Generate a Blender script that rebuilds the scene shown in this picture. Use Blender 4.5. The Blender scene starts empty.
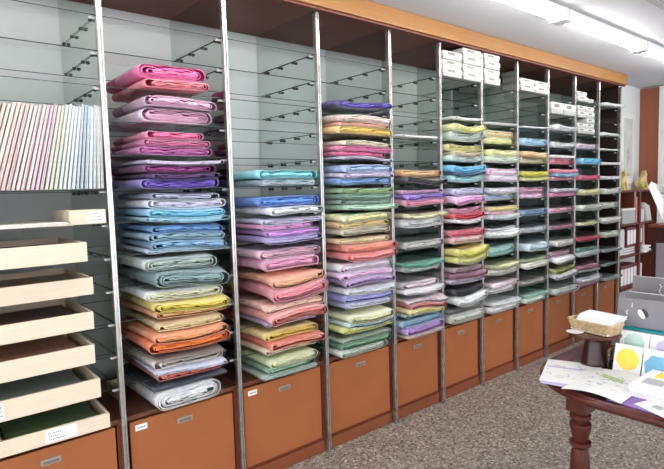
import bpy, bmesh, math, random
from mathutils import Vector, Matrix

C = bpy.context.scene.collection
PI = math.pi
ORD = ['first', 'second', 'third', 'fourth', 'fifth', 'sixth', 'seventh', 'eighth', 'ninth', 'tenth', 'eleventh', 'twelfth',
       'thirteenth', 'fourteenth']

# ---------------------------------------------------------------- materials
def lin(c):
    r = []
    for v in c[:3]:
        v /= 255.0
        r.append(v / 12.92 if v <= .04045 else ((v + .055) / 1.055) ** 2.4)
    return (r[0], r[1], r[2], 1.0)

def mat(name, rgb, rough=.5, metal=0.0, spec=.5, noise=None, bump=None, emit=None, stretch=(1, 1, 1), mix2=None, coat=0):
    m = bpy.data.materials.new(name); m.use_nodes = True
    nt = m.node_tree; b = nt.nodes['Principled BSDF']
    b.inputs['Base Color'].default_value = lin(rgb)
    b.inputs['Roughness'].default_value = rough
    b.inputs['Metallic'].default_value = metal
    b.inputs['Specular IOR Level'].default_value = spec
    b.inputs['Coat Weight'].default_value = coat
    if noise or bump:
        tc = nt.nodes.new('ShaderNodeTexCoord'); mp = nt.nodes.new('ShaderNodeMapping')
        mp.inputs['Scale'].default_value = stretch
        nt.links.new(tc.outputs['Object'], mp.inputs['Vector'])
    if noise:
        sc, lo, hi = noise
        n = nt.nodes.new('ShaderNodeTexNoise'); n.inputs['Scale'].default_value = sc; n.inputs['Detail'].default_value = 5
        nt.links.new(mp.outputs[0], n.inputs['Vector'])
        r = nt.nodes.new('ShaderNodeValToRGB')
        r.color_ramp.elements[0].position = .3; r.color_ramp.elements[1].position = .7
        c0 = lin(mix2) if mix2 else tuple(x * lo for x in lin(rgb)[:3]) + (1,)
        c1 = tuple(min(1, x * hi) for x in lin(rgb)[:3]) + (1,)
        r.color_ramp.elements[0].color = c0; r.color_ramp.elements[1].color = c1
        nt.links.new(n.outputs[0], r.inputs[0]); nt.links.new(r.outputs[0], b.inputs['Base Color'])
    if bump:
        sc, st = bump
        n = nt.nodes.new('ShaderNodeTexNoise'); n.inputs['Scale'].default_value = sc; n.inputs['Detail'].default_value = 4
        nt.links.new(mp.outputs[0], n.inputs['Vector'])
        bp = nt.nodes.new('ShaderNodeBump'); bp.inputs['Strength'].default_value = st; bp.inputs['Distance'].default_value = .01
        nt.links.new(n.outputs[0], bp.inputs['Height']); nt.links.new(bp.outputs[0], b.inputs['Normal'])
    if emit:
        b.inputs['Emission Color'].default_value = lin(emit[0]); b.inputs['Emission Strength'].default_value = emit[1]
    return m

def glass_mat(name, tint, gloss=1.0, rough=.02, hazy=None):
    m = bpy.data.materials.new(name); m.use_nodes = True
    nt = m.node_tree; nt.nodes.clear(); N = nt.nodes.new; L = nt.links.new
    o = N('ShaderNodeOutputMaterial'); t = N('ShaderNodeBsdfTransparent'); t.inputs[0].default_value = (*tint, 1)
    g = N('ShaderNodeBsdfGlossy'); g.inputs['Roughness'].default_value = rough; g.inputs[0].default_value = (.9, .95, .93, 1)
    f = N('ShaderNodeFresnel'); f.inputs[0].default_value = 1.45
    mm = N('ShaderNodeMath'); mm.operation = 'MULTIPLY'; mm.inputs[1].default_value = gloss
    geo = N('ShaderNodeNewGeometry'); inv = N('ShaderNodeMath'); inv.operation = 'SUBTRACT'; inv.inputs[0].default_value = 1
    L(geo.outputs['Backfacing'], inv.inputs[1])
    fm = N('ShaderNodeMath'); fm.operation = 'MULTIPLY'; L(f.outputs[0], fm.inputs[0]); L(inv.outputs[0], fm.inputs[1])
    L(fm.outputs[0], mm.inputs[0])
    mx = N('ShaderNodeMixShader'); L(mm.outputs[0], mx.inputs[0]); L(t.outputs[0], mx.inputs[1]); L(g.outputs[0], mx.inputs[2])
    last = mx
    if hazy:
        d = N('ShaderNodeBsdfDiffuse'); d.inputs[0].default_value = (.86, .86, .88, 1)
        tc = N('ShaderNodeTexCoord'); n = N('ShaderNodeTexNoise'); n.inputs['Scale'].default_value = 22; n.inputs['Detail'].default_value = 3
        r = N('ShaderNodeMapRange'); r.inputs[1].default_value = .4; r.inputs[2].default_value = .7
        r.inputs[3].default_value = hazy[0]; r.inputs[4].default_value = hazy[1]
        L(tc.outputs['Object'], n.inputs['Vector']); L(n.outputs[0], r.inputs[0])
        m2 = N('ShaderNodeMixShader'); L(r.outputs[0], m2.inputs[0]); L(mx.outputs[0], m2.inputs[1]); L(d.outputs[0], m2.inputs[2])
        last = m2
    L(last.outputs[0], o.inputs[0])
    return m

def paper_mat():
    m = bpy.data.materials.new('handmade_paper'); m.use_nodes = True
    nt = m.node_tree; b = nt.nodes['Principled BSDF']; N = nt.nodes.new; L = nt.links.new
    a = N('ShaderNodeAttribute'); a.attribute_name = 'Col'
    tc = N('ShaderNodeTexCoord'); n = N('ShaderNodeTexNoise'); n.inputs['Scale'].default_value = 60; n.inputs['Detail'].default_value = 5
    L(tc.outputs['Object'], n.inputs['Vector'])
    r = N('ShaderNodeMapRange'); r.inputs[1].default_value = .3; r.inputs[2].default_value = .7
    r.inputs[3].default_value = .9; r.inputs[4].default_value = 1.12
    L(n.outputs[0], r.inputs[0])
    v = N('ShaderNodeVectorMath'); v.operation = 'SCALE'; L(a.outputs['Color'], v.inputs[0]); L(r.outputs[0], v.inputs['Scale'])
    L(v.outputs[0], b.inputs['Base Color'])
    bp = N('ShaderNodeBump'); bp.inputs['Strength'].default_value = .35; bp.inputs['Distance'].default_value = .004
    L(n.outputs[0], bp.inputs['Height']); L(bp.outputs[0], b.inputs['Normal'])
    b.inputs['Roughness'].default_value = .6; b.inputs['Specular IOR Level'].default_value = .35
    return m

M = {}
M['paper'] = paper_mat()
M['sleeve'] = glass_mat('clear_sleeve', (.96, .96, .97), 1.3, .12, hazy=(.0, .13))
M['shelf_glass'] = glass_mat('shelf_glass', (.975, .985, .98), .35)
M['panel_glass'] = mat('mirror_glass', (214, 219, 216), .045, 1.0)
M['acrylic'] = glass_mat('acrylic', (.95, .96, .96), 1.0)
M['glass_edge'] = mat('glass_edge', (34, 48, 44), .2)
M['chrome'] = mat('chrome', (205, 203, 200), .25, .85, noise=(26, .72, 1.08), stretch=(.2, .2, .6))
M['slot'] = mat('slot_dark', (30, 28, 27), .6)
M['clip'] = mat('clip_metal', (70, 72, 70), .4, .7)
M['clip_light'] = mat('clip_plastic', (200, 200, 198), .4)
M['door'] = mat('door_laminate', (168, 106, 68), .5, noise=(2.2, .9, 1.06), spec=.35)
M['cab'] = mat('cabinet_frame', (124, 62, 38), .5, noise=(3, .85, 1.08))
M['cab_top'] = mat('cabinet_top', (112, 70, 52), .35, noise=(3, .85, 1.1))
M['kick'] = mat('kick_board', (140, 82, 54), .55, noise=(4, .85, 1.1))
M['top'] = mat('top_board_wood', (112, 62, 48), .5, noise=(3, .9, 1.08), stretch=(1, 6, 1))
M['crown'] = mat('honey_wood', (156, 112, 66), .5, noise=(5, .86, 1.06), stretch=(.5, 8, 14), coat=.15)
M['wall'] = mat('white_wall', (226, 228, 228), .75, noise=(1.5, .97, 1.0))
M['ceil'] = mat('ceiling_paint', (205, 206, 211), .85, noise=(1.2, .97, 1.0))
M['endside'] = mat('end_side_dark', (52, 38, 34), .6)
M['terra'] = mat('terracotta_panel', (158, 100, 78), .5, noise=(2, .92, 1.06))
M['frame_white'] = mat('white_trim', (232, 232, 230), .5)
M['mahog'] = mat('mahogany', (92, 42, 34), .22, noise=(4, .7, 1.15), stretch=(1, 5, 1), coat=.35)
M['mahog_dark'] = mat('dark_mahogany', (62, 28, 26), .28, noise=(5, .7, 1.15), coat=.3)
M['shelfwood'] = mat('bookcase_wood', (112, 58, 42), .4, noise=(5, .8, 1.1), stretch=(1, 5, 1))
M['wicker'] = mat('wicker', (206, 180, 142), .7, noise=(90, .6, 1.1))
M['wicker_brown'] = mat('brown_wicker', (176, 122, 78), .7, noise=(90, .6, 1.1))
M['traywood'] = mat('pale_tray_wood', (226, 208, 186), .6, noise=(6, .93, 1.04), stretch=(1, 8, 12))
M['white'] = mat('white_card', (238, 238, 236), .6)
M['whitebox'] = mat('white_carton', (176, 176, 174), .55, noise=(8, .93, 1.02))
M['ink'] = mat('ink', (70, 72, 78), .7)
M['pink_ink'] = mat('brown_ink', (120, 96, 60), .7)
M['lightgrey'] = mat('light_grey', (176, 176, 178), .5)
M['handle'] = mat('handle_metal', (168, 160, 152), .4, .25)
M['handle_in'] = mat('handle_recess', (130, 124, 118), .45, .2)
M['boxside'] = mat('card_box', (214, 204, 182), .7)
M['greybook'] = mat('grey_cover', (138, 134, 138), .6, noise=(3, .92, 1.05))
M['pages'] = mat('page_block', (236, 232, 232), .7)
M['teal'] = mat('teal_cover', (40, 160, 168), .5)
M['skyblue'] = mat('pale_blue_cover', (178, 208, 226), .5)
M['yellow'] = mat('yellow_print', (246, 216, 96), .6, noise=(30, .95, 1.03))
M['mint'] = mat('mint_print', (190, 214, 204), .6, noise=(30, .9, 1.03))
M['blue'] = mat('blue_print', (124, 178, 206), .6, noise=(20, .9, 1.08))
M['lilac'] = mat('lilac_print', (200, 190, 220), .6)
M['purple'] = mat('purple_print', (142, 112, 176), .5, noise=(40, .85, 1.2))
M['red'] = mat('red_print', (205, 52, 70), .5)
M['leafgreen'] = mat('leaf_print', (176, 196, 140), .6)
M['sketch'] = mat('grey_sketch', (178, 184, 178), .7)
M['lion'] = mat('lion_glaze', (214, 190, 132), .4, noise=(18, .82, 1.12))
M['lion_green'] = mat('lion_haunch', (176, 176, 104), .5)
M['eye'] = mat('eye_dark', (40, 32, 30), .3)
M['emit'] = mat('tube_light', (255, 255, 255), .5, emit=((255, 253, 250), 22))
M['housing'] = mat('lamp_housing', (236, 236, 236), .5)
M['magazine'] = mat('pink_dark_cover', (120, 70, 78), .5, noise=(60, .35, 1.8), mix2=(44, 34, 38))
M['greencover'] = mat('green_cover', (80, 158, 124), .5)
M['binder'] = mat('white_binder', (214, 212, 214), .5)
M['lid_white'] = mat('lid_white', (206, 206, 204), .55, noise=(20, .93, 1.02))
M['black'] = mat('black_strap', (34, 34, 38), .5)

def floor_material():
    m = bpy.data.materials.new('terrazzo'); m.use_nodes = True
    nt = m.node_tree; b = nt.nodes['Principled BSDF']; N = nt.nodes.new; L = nt.links.new
    tc = N('ShaderNodeTexCoord')
    v = N('ShaderNodeTexVoronoi'); v.inputs['Scale'].default_value = 95; L(tc.outputs['Object'], v.inputs['Vector'])
    bw = N('ShaderNodeSeparateColor'); L(v.outputs['Color'], bw.inputs[0])
    r = N('ShaderNodeValToRGB'); e = r.color_ramp.elements
    e[0].position = 0; e[0].color = lin((78, 72, 66)); e[1].position = 1; e[1].color = lin((214, 206, 194))
    for p, c in ((.25, (136, 129, 120)), (.6, (158, 150, 141)), (.85, (172, 164, 154))):
        x = e.new(p); x.color = lin(c)
    L(bw.outputs[0], r.inputs[0])
    # faint joints between the slabs
    br = N('ShaderNodeTexBrick'); br.offset = 0; br.inputs['Scale'].default_value = 1
    br.inputs['Brick Width'].default_value = .5; br.inputs['Row Height'].default_value = .5
    br.inputs['Mortar Size'].default_value = .0016
    br.inputs['Color1'].default_value = (1, 1, 1, 1); br.inputs['Color2'].default_value = (.96, .96, .96, 1); br.inputs['Mortar'].default_value = (1.3, 1.3, 1.3, 1)
    L(tc.outputs['Object'], br.inputs['Vector'])
    mx = N('ShaderNodeMix'); mx.data_type = 'RGBA'; mx.blend_type = 'MULTIPLY'; mx.inputs[0].default_value = 1
    L(r.outputs[0], mx.inputs[6]); L(br.outputs[0], mx.inputs[7]); L(mx.outputs[2], b.inputs['Base Color'])
    b.inputs['Roughness'].default_value = .42
    return m
M['floor'] = floor_material()

# ---------------------------------------------------------------- helpers
def obj(name, bm, m, parent=None, smooth=False, loc=None, rot=None):
    me = bpy.data.meshes.new(name)
    bmesh.ops.recalc_face_normals(bm, faces=bm.faces) if bm.faces else None
    bm.to_mesh(me); bm.free()
    for x in (m if isinstance(m, (list, tuple)) else [m]): me.materials.append(x)
    if smooth:
        for p in me.polygons: p.use_smooth = True
    o = bpy.data.objects.new(name, me); C.objects.link(o)
    if parent: o.parent = parent
    if loc is not None: o.location = loc
    if rot is not None: o.rotation_euler = rot
    return o

def tag(o, label=None, cat=None, group=None, kind=None):
    if label: o['label'] = label
    if cat: o['category'] = cat
    if group: o['group'] = group
    if kind: o['kind'] = kind
    return o

def thing(name, label, cat, loc=(0, 0, 0), rot=(0, 0, 0), group=None):
    o = bpy.data.objects.new(name, None); C.objects.link(o)
    o.location = loc; o.rotation_euler = rot; o.empty_display_size = .05
    return tag(o, label, cat, group)

def struct(name, bm, m, label, cat='wall', **k):
    return tag(obj(name, bm, m, **k), label, cat, None, 'structure')

def B(): return bmesh.new()

def box(bm, x0, x1, y0, y1, z0, z1, mi=0, bevel=0, M_=None):
    vs = [bm.verts.new((x, y, z)) for x in (x0, x1) for y in (y0, y1) for z in (z0, z1)]
    fs = []
    for q in ((0, 1, 3, 2), (4, 6, 7, 5), (0, 4, 5, 1), (2, 3, 7, 6), (0, 2, 6, 4), (1, 5, 7, 3)):
        f = bm.faces.new([vs[i] for i in q]); f.material_index = mi; fs.append(f)
    if M_ is not None: bmesh.ops.transform(bm, matrix=M_, verts=vs)
    if bevel:
        ed = list({e for f in fs for e in f.edges})
        bmesh.ops.bevel(bm, geom=ed, offset=bevel, segments=2, affect='EDGES', profile=.6)
    return bm

def lathe(bm, prof, n=28, c=(0, 0), mi=0):
    rings = []
    for r, z in prof:
        rings.append([bm.verts.new((c[0] + r * math.cos(2 * PI * i / n), c[1] + r * math.sin(2 * PI * i / n), z)) for i in range(n)])
    for a, b in zip(rings, rings[1:]):
        for i in range(n):
            bm.faces.new((a[i], a[(i + 1) % n], b[(i + 1) % n], b[i])).material_index = mi
    bm.faces.new(rings[0][::-1]).material_index = mi; bm.faces.new(rings[-1]).material_index = mi
    return bm

def tube(bm, pts, r, n=8):
    pts = [Vector(p) for p in pts]; rings = []
    for i, p in enumerate(pts):
        d = (pts[min(i + 1, len(pts) - 1)] - pts[max(i - 1, 0)]).normalized()
        u = d.orthogonal().normalized(); v = d.cross(u)
        rings.append([bm.verts.new(p + (u * math.cos(2 * PI * k / n) + v * math.sin(2 * PI * k / n)) * r) for k in range(n)])
    for a, b in zip(rings, rings[1:]):
        for k in range(n): bm.faces.new((a[k], a[(k + 1) % n], b[(k + 1) % n], b[k]))
    bm.faces.new(rings[0][::-1]); bm.faces.new(rings[-1])
    return bm

def prism(bm, pts, z0, z1, mi=0):
    a = [bm.verts.new((x, y, z0)) for x, y in pts]; b = [bm.verts.new((x, y, z1)) for x, y in pts]
    bm.faces.new(a[::-1]).material_index = mi; bm.faces.new(b).material_index = mi
    for i in range(len(pts)):
        j = (i + 1) % len(pts); bm.faces.new((a[i], a[j], b[j], b[i])).material_index = mi
    return bm

# ---------------------------------------------------------------- measures of the room
U = [0, .552, 1.097, 1.637, 2.102, 2.558, 3.023, 3.481, 3.945, 4.413, 4.883]
UL = -.552
H = 2.40; D = .585; STEP = .1379
def SZ(k): return .52 + STEP * k
EDG = [UL] + U            # eleven bays: bay b spans EDG[b]..EDG[b+1]
CEIL = 2.5; XE = 5.9; YW = .185

# ---------------------------------------------------------------- the setting
struct('floor', box(B(), -3, 7, -5, D + .05, -.05, 0), M['floor'], 'speckled grey beige terrazzo floor', 'floor')
struct('ceiling', box(B(), -3, 7, -5, D + .05, CEIL, CEIL + .05), M['ceil'], 'pale grey white painted ceiling', 'ceiling')
struct('wall_back', box(B(), -3, U[-1] + .02, D + .012, D + .06, 0, CEIL), M['wall'], 'white wall behind the glass shelving')
bm = B(); box(bm, U[-1] + .05, XE, YW, D + .012, 0, CEIL)
struct('wall_side', bm, M['wall'], 'white wall just past the end of the shelving')
struct('wall_right', box(B(), XE, XE + .08, -5, YW, 0, CEIL), M['wall'], 'far end wall of the shop')
struct('trim_1', box(B(), XE - .03, XE, -.015, YW - .002, 0, CEIL - .01), M['terra'], 'terracotta coloured panel on the far end wall', 'panel')
struct('trim_2', box(B(), XE - .06, XE, -.075, -.02, 0, CEIL - .01), M['frame_white'], 'white upright frame beside the terracotta panel', 'trim')
struct('trim_3', box(B(), .2, 7, -1.02, -.98, CEIL - .006, CEIL - .0005), M['lightgrey'], 'narrow grey groove strip along the ceiling', 'trim')

# ---------------------------------------------------------------- ceiling lights
def ceiling_light(x0, y0, label):
    t = thing('ceiling_light', label, 'ceiling light', (x0, y0, CEIL), group='ceiling tube lights')
    obj('housing', box(B(), .015, 1.185, -.045, .045, -.035, -.001, bevel=.004), M['housing'], t)
    obj('end_cap', box(B(), 0, .05, -.05, .05, -.075, -.0005, bevel=.006), M['housing'], t)
    obj('end_cap', box(B(), 1.15, 1.2, -.05, .05, -.075, -.0005, bevel=.006), M['housing'], t)
    bm = B(); tube(bm, [(.05, 0, -.057), (1.15, 0, -.057)], .019, 14)
    obj('tube', bm, M['emit'], t, smooth=True)
    return t
for i, (x0, l) in enumerate(((1.31, 'white tube light running off the top edge of the photo'), (2.52, 'white tube light in the middle of the ceiling row'),
                             (3.73, 'white tube light at the right edge of the photo'), (.10, 'white tube light above the left bays, out of view'), (-1.11, 'white tube light nearest the camera side'))):
    ceiling_light(x0, -.60, l)
for i, x0 in enumerate((-1.8, -.2, 1.4, 3.0, 4.4)):  # unseen row of tubes added behind the camera as fill light
    ceiling_light(x0, -2.7, '%s white tube light of the added fill row, out of view' % ORD[i])

# ---------------------------------------------------------------- shelving carcass
bayname = lambda b: '%s bay from the left' % ORD[b]
tb = obj('top_board', box(B(), UL, U[-1] + .03, .0, D, H, H + .05), M['top']); tag(tb, 'dark reddish wooden board closing the shelving at the top', 'board')
cr = B(); box(cr, UL, U[-1] + .045, -.045, -.012, H + .002, CEIL - .002, bevel=.003)
co = thing('crown_board', 'long honey coloured wooden crown board above the chrome posts', 'crown board')
obj('face_board', cr, M['crown'], co)
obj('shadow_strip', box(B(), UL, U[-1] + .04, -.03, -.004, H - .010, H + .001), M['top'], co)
ep = obj('end_panel', box(B(), U[-1] + .012, U[-1] + .03, .03, D + .01, 0, H - .001), M['endside']); tag(ep, 'dark end board closing the right side of the shelving', 'panel')

# posts: rounded slotted channel
def post_bm():
    bm = B()
    box(bm, -.0105, -.003, -.010, .018, 0, H - .016, bevel=.002)
    box(bm, .003, .0105, -.010, .018, 0, H - .016, bevel=.002)
    box(bm, -.004, .004, -.005, .016, 0, H - .016)
    return bm
pm = None
POSTS = [UL] + U
for i, x in enumerate(POSTS):
    t = thing('chrome_post', 'slotted chrome upright post at the %s' % ('left edge of the first bay' if i == 0 else ('right end of the shelving' if i == 11 else 'border of the %s and %s bays' % (ORD[i - 1], ORD[i]))),
              'post', (x, 0, 0), group='chrome posts')
    if i == 0:
        a = obj('channel', post_bm(), M['chrome'], t, smooth=False)
        A = a
    else:
        for src in (A,):
            c = src.copy(); C.objects.link(c); c.parent = t

# glass side panels between bays
for i in range(1, 11):
    x = POSTS[i]
    bm = B(); box(bm, x - .003, x + .003, .024, D, .53, H - .002)
    for f in bm.faces:
        if abs(f.normal.y) > .5 or f.calc_center_median().y < .03 and abs(f.calc_center_median().x - x) < .001: f.material_index = 1
    o = obj('glass_divider', bm, [M['panel_glass'], M['glass_edge']])
    tag(o, 'upright greyish mirrored glass divider between the %s and %s bays' % (ORD[i - 1], ORD[i]), 'glass divider', 'upright glass panes between bays')
tag(obj('glass_divider', box(B(), UL - .003, UL + .003, .024, D, .53, H - .002), M['panel_glass']), 'upright greyish mirrored glass divider left of the first bay', 'glass divider', 'upright glass panes between bays')

# glass shelves with clips
clip_mesh = None
def clip_proto():
    bm = B(); box(bm, -.015, 0, -.007, .007, -.013, -.002, bevel=.002); lathe(bm, [(.004, -.015), (.004, -.001)], 10, (-.008, 0))
    o = obj('clip', bm, M['clip']); me = o.data; bpy.data.objects.remove(o); return me
def fclip_proto():
    bm = B(); box(bm, -.022, 0, -.006, .006, -.01, -.001, bevel=.002)
    o = obj('clip', bm, M['clip_light']); me = o.data; bpy.data.objects.remove(o); return me
CM = clip_proto(); FM = fclip_proto()
SKIP = {0: {8, 9}}
for b in range(11):
    xl, xr = EDG[b] + .006, EDG[b + 1] - .006
    ks = [k for k in range(1, 13) if k not in SKIP.get(b, ())]
    for k in ks:
        z = SZ(k)
        t = thing('glass_shelf', 'clear glass shelf, %s level up, %s' % (ORD[k - 1], bayname(b)), 'glass shelf',
                  ((xl + xr) / 2, 0, z), group='clear glass shelves')
        w = (xr - xl) / 2
        bm = B(); box(bm, -w, w, .024, .555, -.0034, 0)
        for f in bm.faces:
            c = f.calc_center_median()
            if abs(abs(c.y - .2895) - .2655) < .002 or abs(abs(c.x) - w) < .001: f.material_index = 1
        obj('pane', bm, [M['shelf_glass'], M['glass_edge']], t)
        if b <= 5 and k >= 5:
            for y in (.06, .20, .34, .48):
                c = bpy.data.objects.new('clip', CM); C.objects.link(c); c.parent = t; c.location = (w + .001, y, -.004)
        c = bpy.data.objects.new('clip', FM); C.objects.link(c); c.parent = t; c.location = (w + .001, .035, -.006)

# cabinets
HX = {1: .272}
for b in range(11):
    x0, x1 = EDG[b] + .0, EDG[b + 1] - .0
    w = x1 - x0; ex = {0: 'under the wooden trays', 1: 'under the pink to white papers', 10: 'at the right end of the row'}.get(b, 'under the %s' % bayname(b))
    t = thing('cabinet', 'terracotta laminate cabinet %s' % ex + (', white tag on its door' if b in (1, 2) else ''), 'cabinet', ((x0 + x1) / 2, 0, 0), group='low cabinets')
    h = w / 2
    bm = B()
    box(bm, -h + .001, -h + .022, .024, D, .002, .5); box(bm, h - .022, h - .001, .024, D, .002, .5)
    box(bm, -h + .022, h - .022, .024, D, .085, .10)
    obj('body', bm, M['cab'], t)
    obj('top_panel', box(B(), -h + .001, h - .001, .0245, D, .5, .52, bevel=.002), M['cab_top'], t)
    obj('kick_board', box(B(), -h + .014, h - .014, .022, .04, .002, .068), M['kick'], t)
    obj('rail', box(B(), -h + .0225, h - .0225, .026, .042, .07, .084), M['cab'], t)
    d = obj('door', box(B(), -h + .030, h - .030, .020, .038, .088, .492, bevel=.002), M['door'], t)
    hb = B(); box(hb, -.036, .036, .0155, .0205, .425, .449, bevel=.002)
    hd = obj('handle', hb, M['handle'], d)
    obj('recess', box(B(), -.028, .028, .0135, .016, .430, .441), M['handle_in'], hd)
    if b in (1, 2):
        x = -h + (.078 if b == 1 else .082); z = .462
        s = obj('tag', box(B(), x - .026, x + .026, .0185, .0202, z - .013, z + .013, M_=None), M['white'], d); s['label'] = 'white paper tag'
        m = B()
        for j in range(5): box(m, x - .016 + j * .007, x - .012 + j * .007, .0178, .0186, z - .003, z + .002)
        obj('writing', m, M['ink'], s)

# ---------------------------------------------------------------- folded papers
PCOUNT = {}
used_labels = set()
def folded(x0, yf, z0, w, t, d, rgb, seed, lift, bulge, droop, yaw, label, phase=0.0, bc=0.0, bw=.4, sleeve=True):
    """a folded sheaf of paper: nested flattened loops seen from the front, inside a clear sleeve"""
    R = random.Random(seed)
    base = tuple(min(.9, c * 1.1) for c in lin(rgb)[:3])
    n = 1 if t < .013 else max(2, min(6, round(t / .0105)))
    pitch = t / (2 * n)
    bm = B(); cl = bm.loops.layers.float_color.new('Col')
    Mx = 15
    ph = [R.uniform(0, 6.28) for _ in range(4)]
    def zc(x, y, s=1.0):
        q = 2 * (x + x0 + w / 2 - bc) / bw; qb = 2 * x / w
        z = lift * q * q * min(1, max(0, 1 - (yf + y - .05) / .3))
        z += bulge * t * (1 - qb * qb) * (s if s > 0 else 0)
        wy = yf + y
        if wy < 0: z -= droop * (wy / -.08) ** 1.5 * (1 + .9 * math.sin(5.5 * q / 2 + phase))
        return z
    def loop_pts(j, inset, y, zz):
        hh = max(t / 2 * (1 - j / n) - inset, .0004); ww = w / 2 - (j * pitch) * 1.2 - inset - R_off[j]; dx = R_dx[j]
        pts = []
        def wob(x, s):
            a = pitch * (.6 if j else .5)
            return a * math.sin(x * 38 + ph[0] + j * 1.7 + s) * .6 + a * .5 * math.sin(x * 83 + ph[1] + j * 2.3 + s * 2)
        sc = min(1.0, .35 + j * .4)
        for i in range(Mx):
            x = dx - ww + hh + (2 * ww - 2 * hh) * i / (Mx - 1)
            pts.append((x, t / 2 + hh + wob(x, 0) * sc * (1 if j else .8) + zc(x, y, 1)))
        for a in (55, 20, -20, -55):
            a = math.radians(a); x = dx + ww - hh + hh * math.cos(a)
            pts.append((x, t / 2 + hh * math.sin(a) + zc(x, y, .5)))
        for i in range(Mx):
            x = dx + ww - hh - (2 * ww - 2 * hh) * i / (Mx - 1)
            pts.append((x, t / 2 - hh + (abs(wob(x, 1.4)) * sc if j else 0) + zc(x, y, 0)))
        for a in (-55, -20, 20, 55):
            a = math.radians(a); x = dx - ww + hh - hh * math.cos(a)
            pts.append((x, t / 2 + hh * math.sin(a) + zc(x, y, .5)))
        return pts
    R_off = [0] + [R.uniform(0, .022) for _ in range(8)]; R_dx = [0] + [R.uniform(-.8, .8) * o_ for o_ in R_off[1:]]
    yo = [R.uniform(0, .012) for _ in range(8)]
    def ring(pts, y):
        return [bm.verts.new((x, y, z)) for x, z in pts]
    def skin(a, b, col):
        N = len(a)
        for i in range(N):
            f = bm.faces.new((a[i], a[(i + 1) % N], b[(i + 1) % N], b[i])); f.smooth = True
            for l in f.loops: l[cl] = col
    for j in range(n):
        k = R.uniform(.85, 1.35) * (1.0 if j else 1.06); ds = R.uniform(0, .25) + (.12 if j == 0 else 0)
        g = sum(base[:3]) / 3 * 1.25
        col = tuple(min(.95, (c * (1 - ds) + g * ds) * k) for c in base[:3]) + (1,)
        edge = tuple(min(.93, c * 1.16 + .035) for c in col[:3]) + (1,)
        th = pitch * .6 if n > 1 else t * .3
        ys = [yo[j], .05, .12, .22, d] if j == 0 else [yo[j], .05, .11]
        O = [ring(loop_pts(j, 0, y, 0), y) for y in ys]
        last = j == n - 1
        I = [ring(loop_pts(j, th, y, 0), y) for y in ([yo[j], .07] if not last else [yo[j]])]
        for a, b in zip(O, O[1:]): skin(a, b, col)
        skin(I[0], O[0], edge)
        if not last:
            dk = tuple(c * .8 for c in col[:3]) + (1,)  # inner walls of the fold darkened, shade put into the colour
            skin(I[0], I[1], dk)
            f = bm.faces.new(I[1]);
            for l in f.loops: l[cl] = tuple(c * .35 for c in col[:3]) + (1,)  # cap deep in the fold coloured dark to stand in for shade
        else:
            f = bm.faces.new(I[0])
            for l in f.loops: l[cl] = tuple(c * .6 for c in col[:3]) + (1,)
        if j == 0:
            f = bm.faces.new(O[-1])
            for l in f.loops: l[cl] = col
    me_bm = bm
    o = thing('folded_paper', label, 'folded paper', (x0 + w / 2, yf, z0), (0, 0, yaw), group='folded papers on the glass shelves')
    me = bpy.data.meshes.new('paper'); me_bm.to_mesh(me); me_bm.free(); me.materials.append(M['paper'])
    p = bpy.data.objects.new('paper', me); C.objects.link(p); p.parent = o
    if sleeve:
        bm = B(); prev = None
        for y in (-.014, 0, .05, .14, .3):
            e = .0004
            pts = []
            for x, z in loop_pts(0, -e, max(y, 0), 0):
                jag = 0
                if y < 0: jag = .006 * math.sin(x * 45 + ph[2]) + .004 * math.sin(x * 110 + ph[3])
                pts.append((x * (1.012 if y < 0 else 1), y + jag, z if y >= 0 else z + (t / 2 - z + zc(x, 0, .5)) * .25))
            cur = [bm.verts.new(q) for q in pts]
            if prev:
                for i in range(len(cur)): bm.faces.new((prev[i], prev[(i + 1) % len(cur)], cur[(i + 1) % len(cur)], cur[i])).smooth = True
            prev = cur
        obj('clear_sleeve', bm, M['sleeve'], o)
    return o

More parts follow.
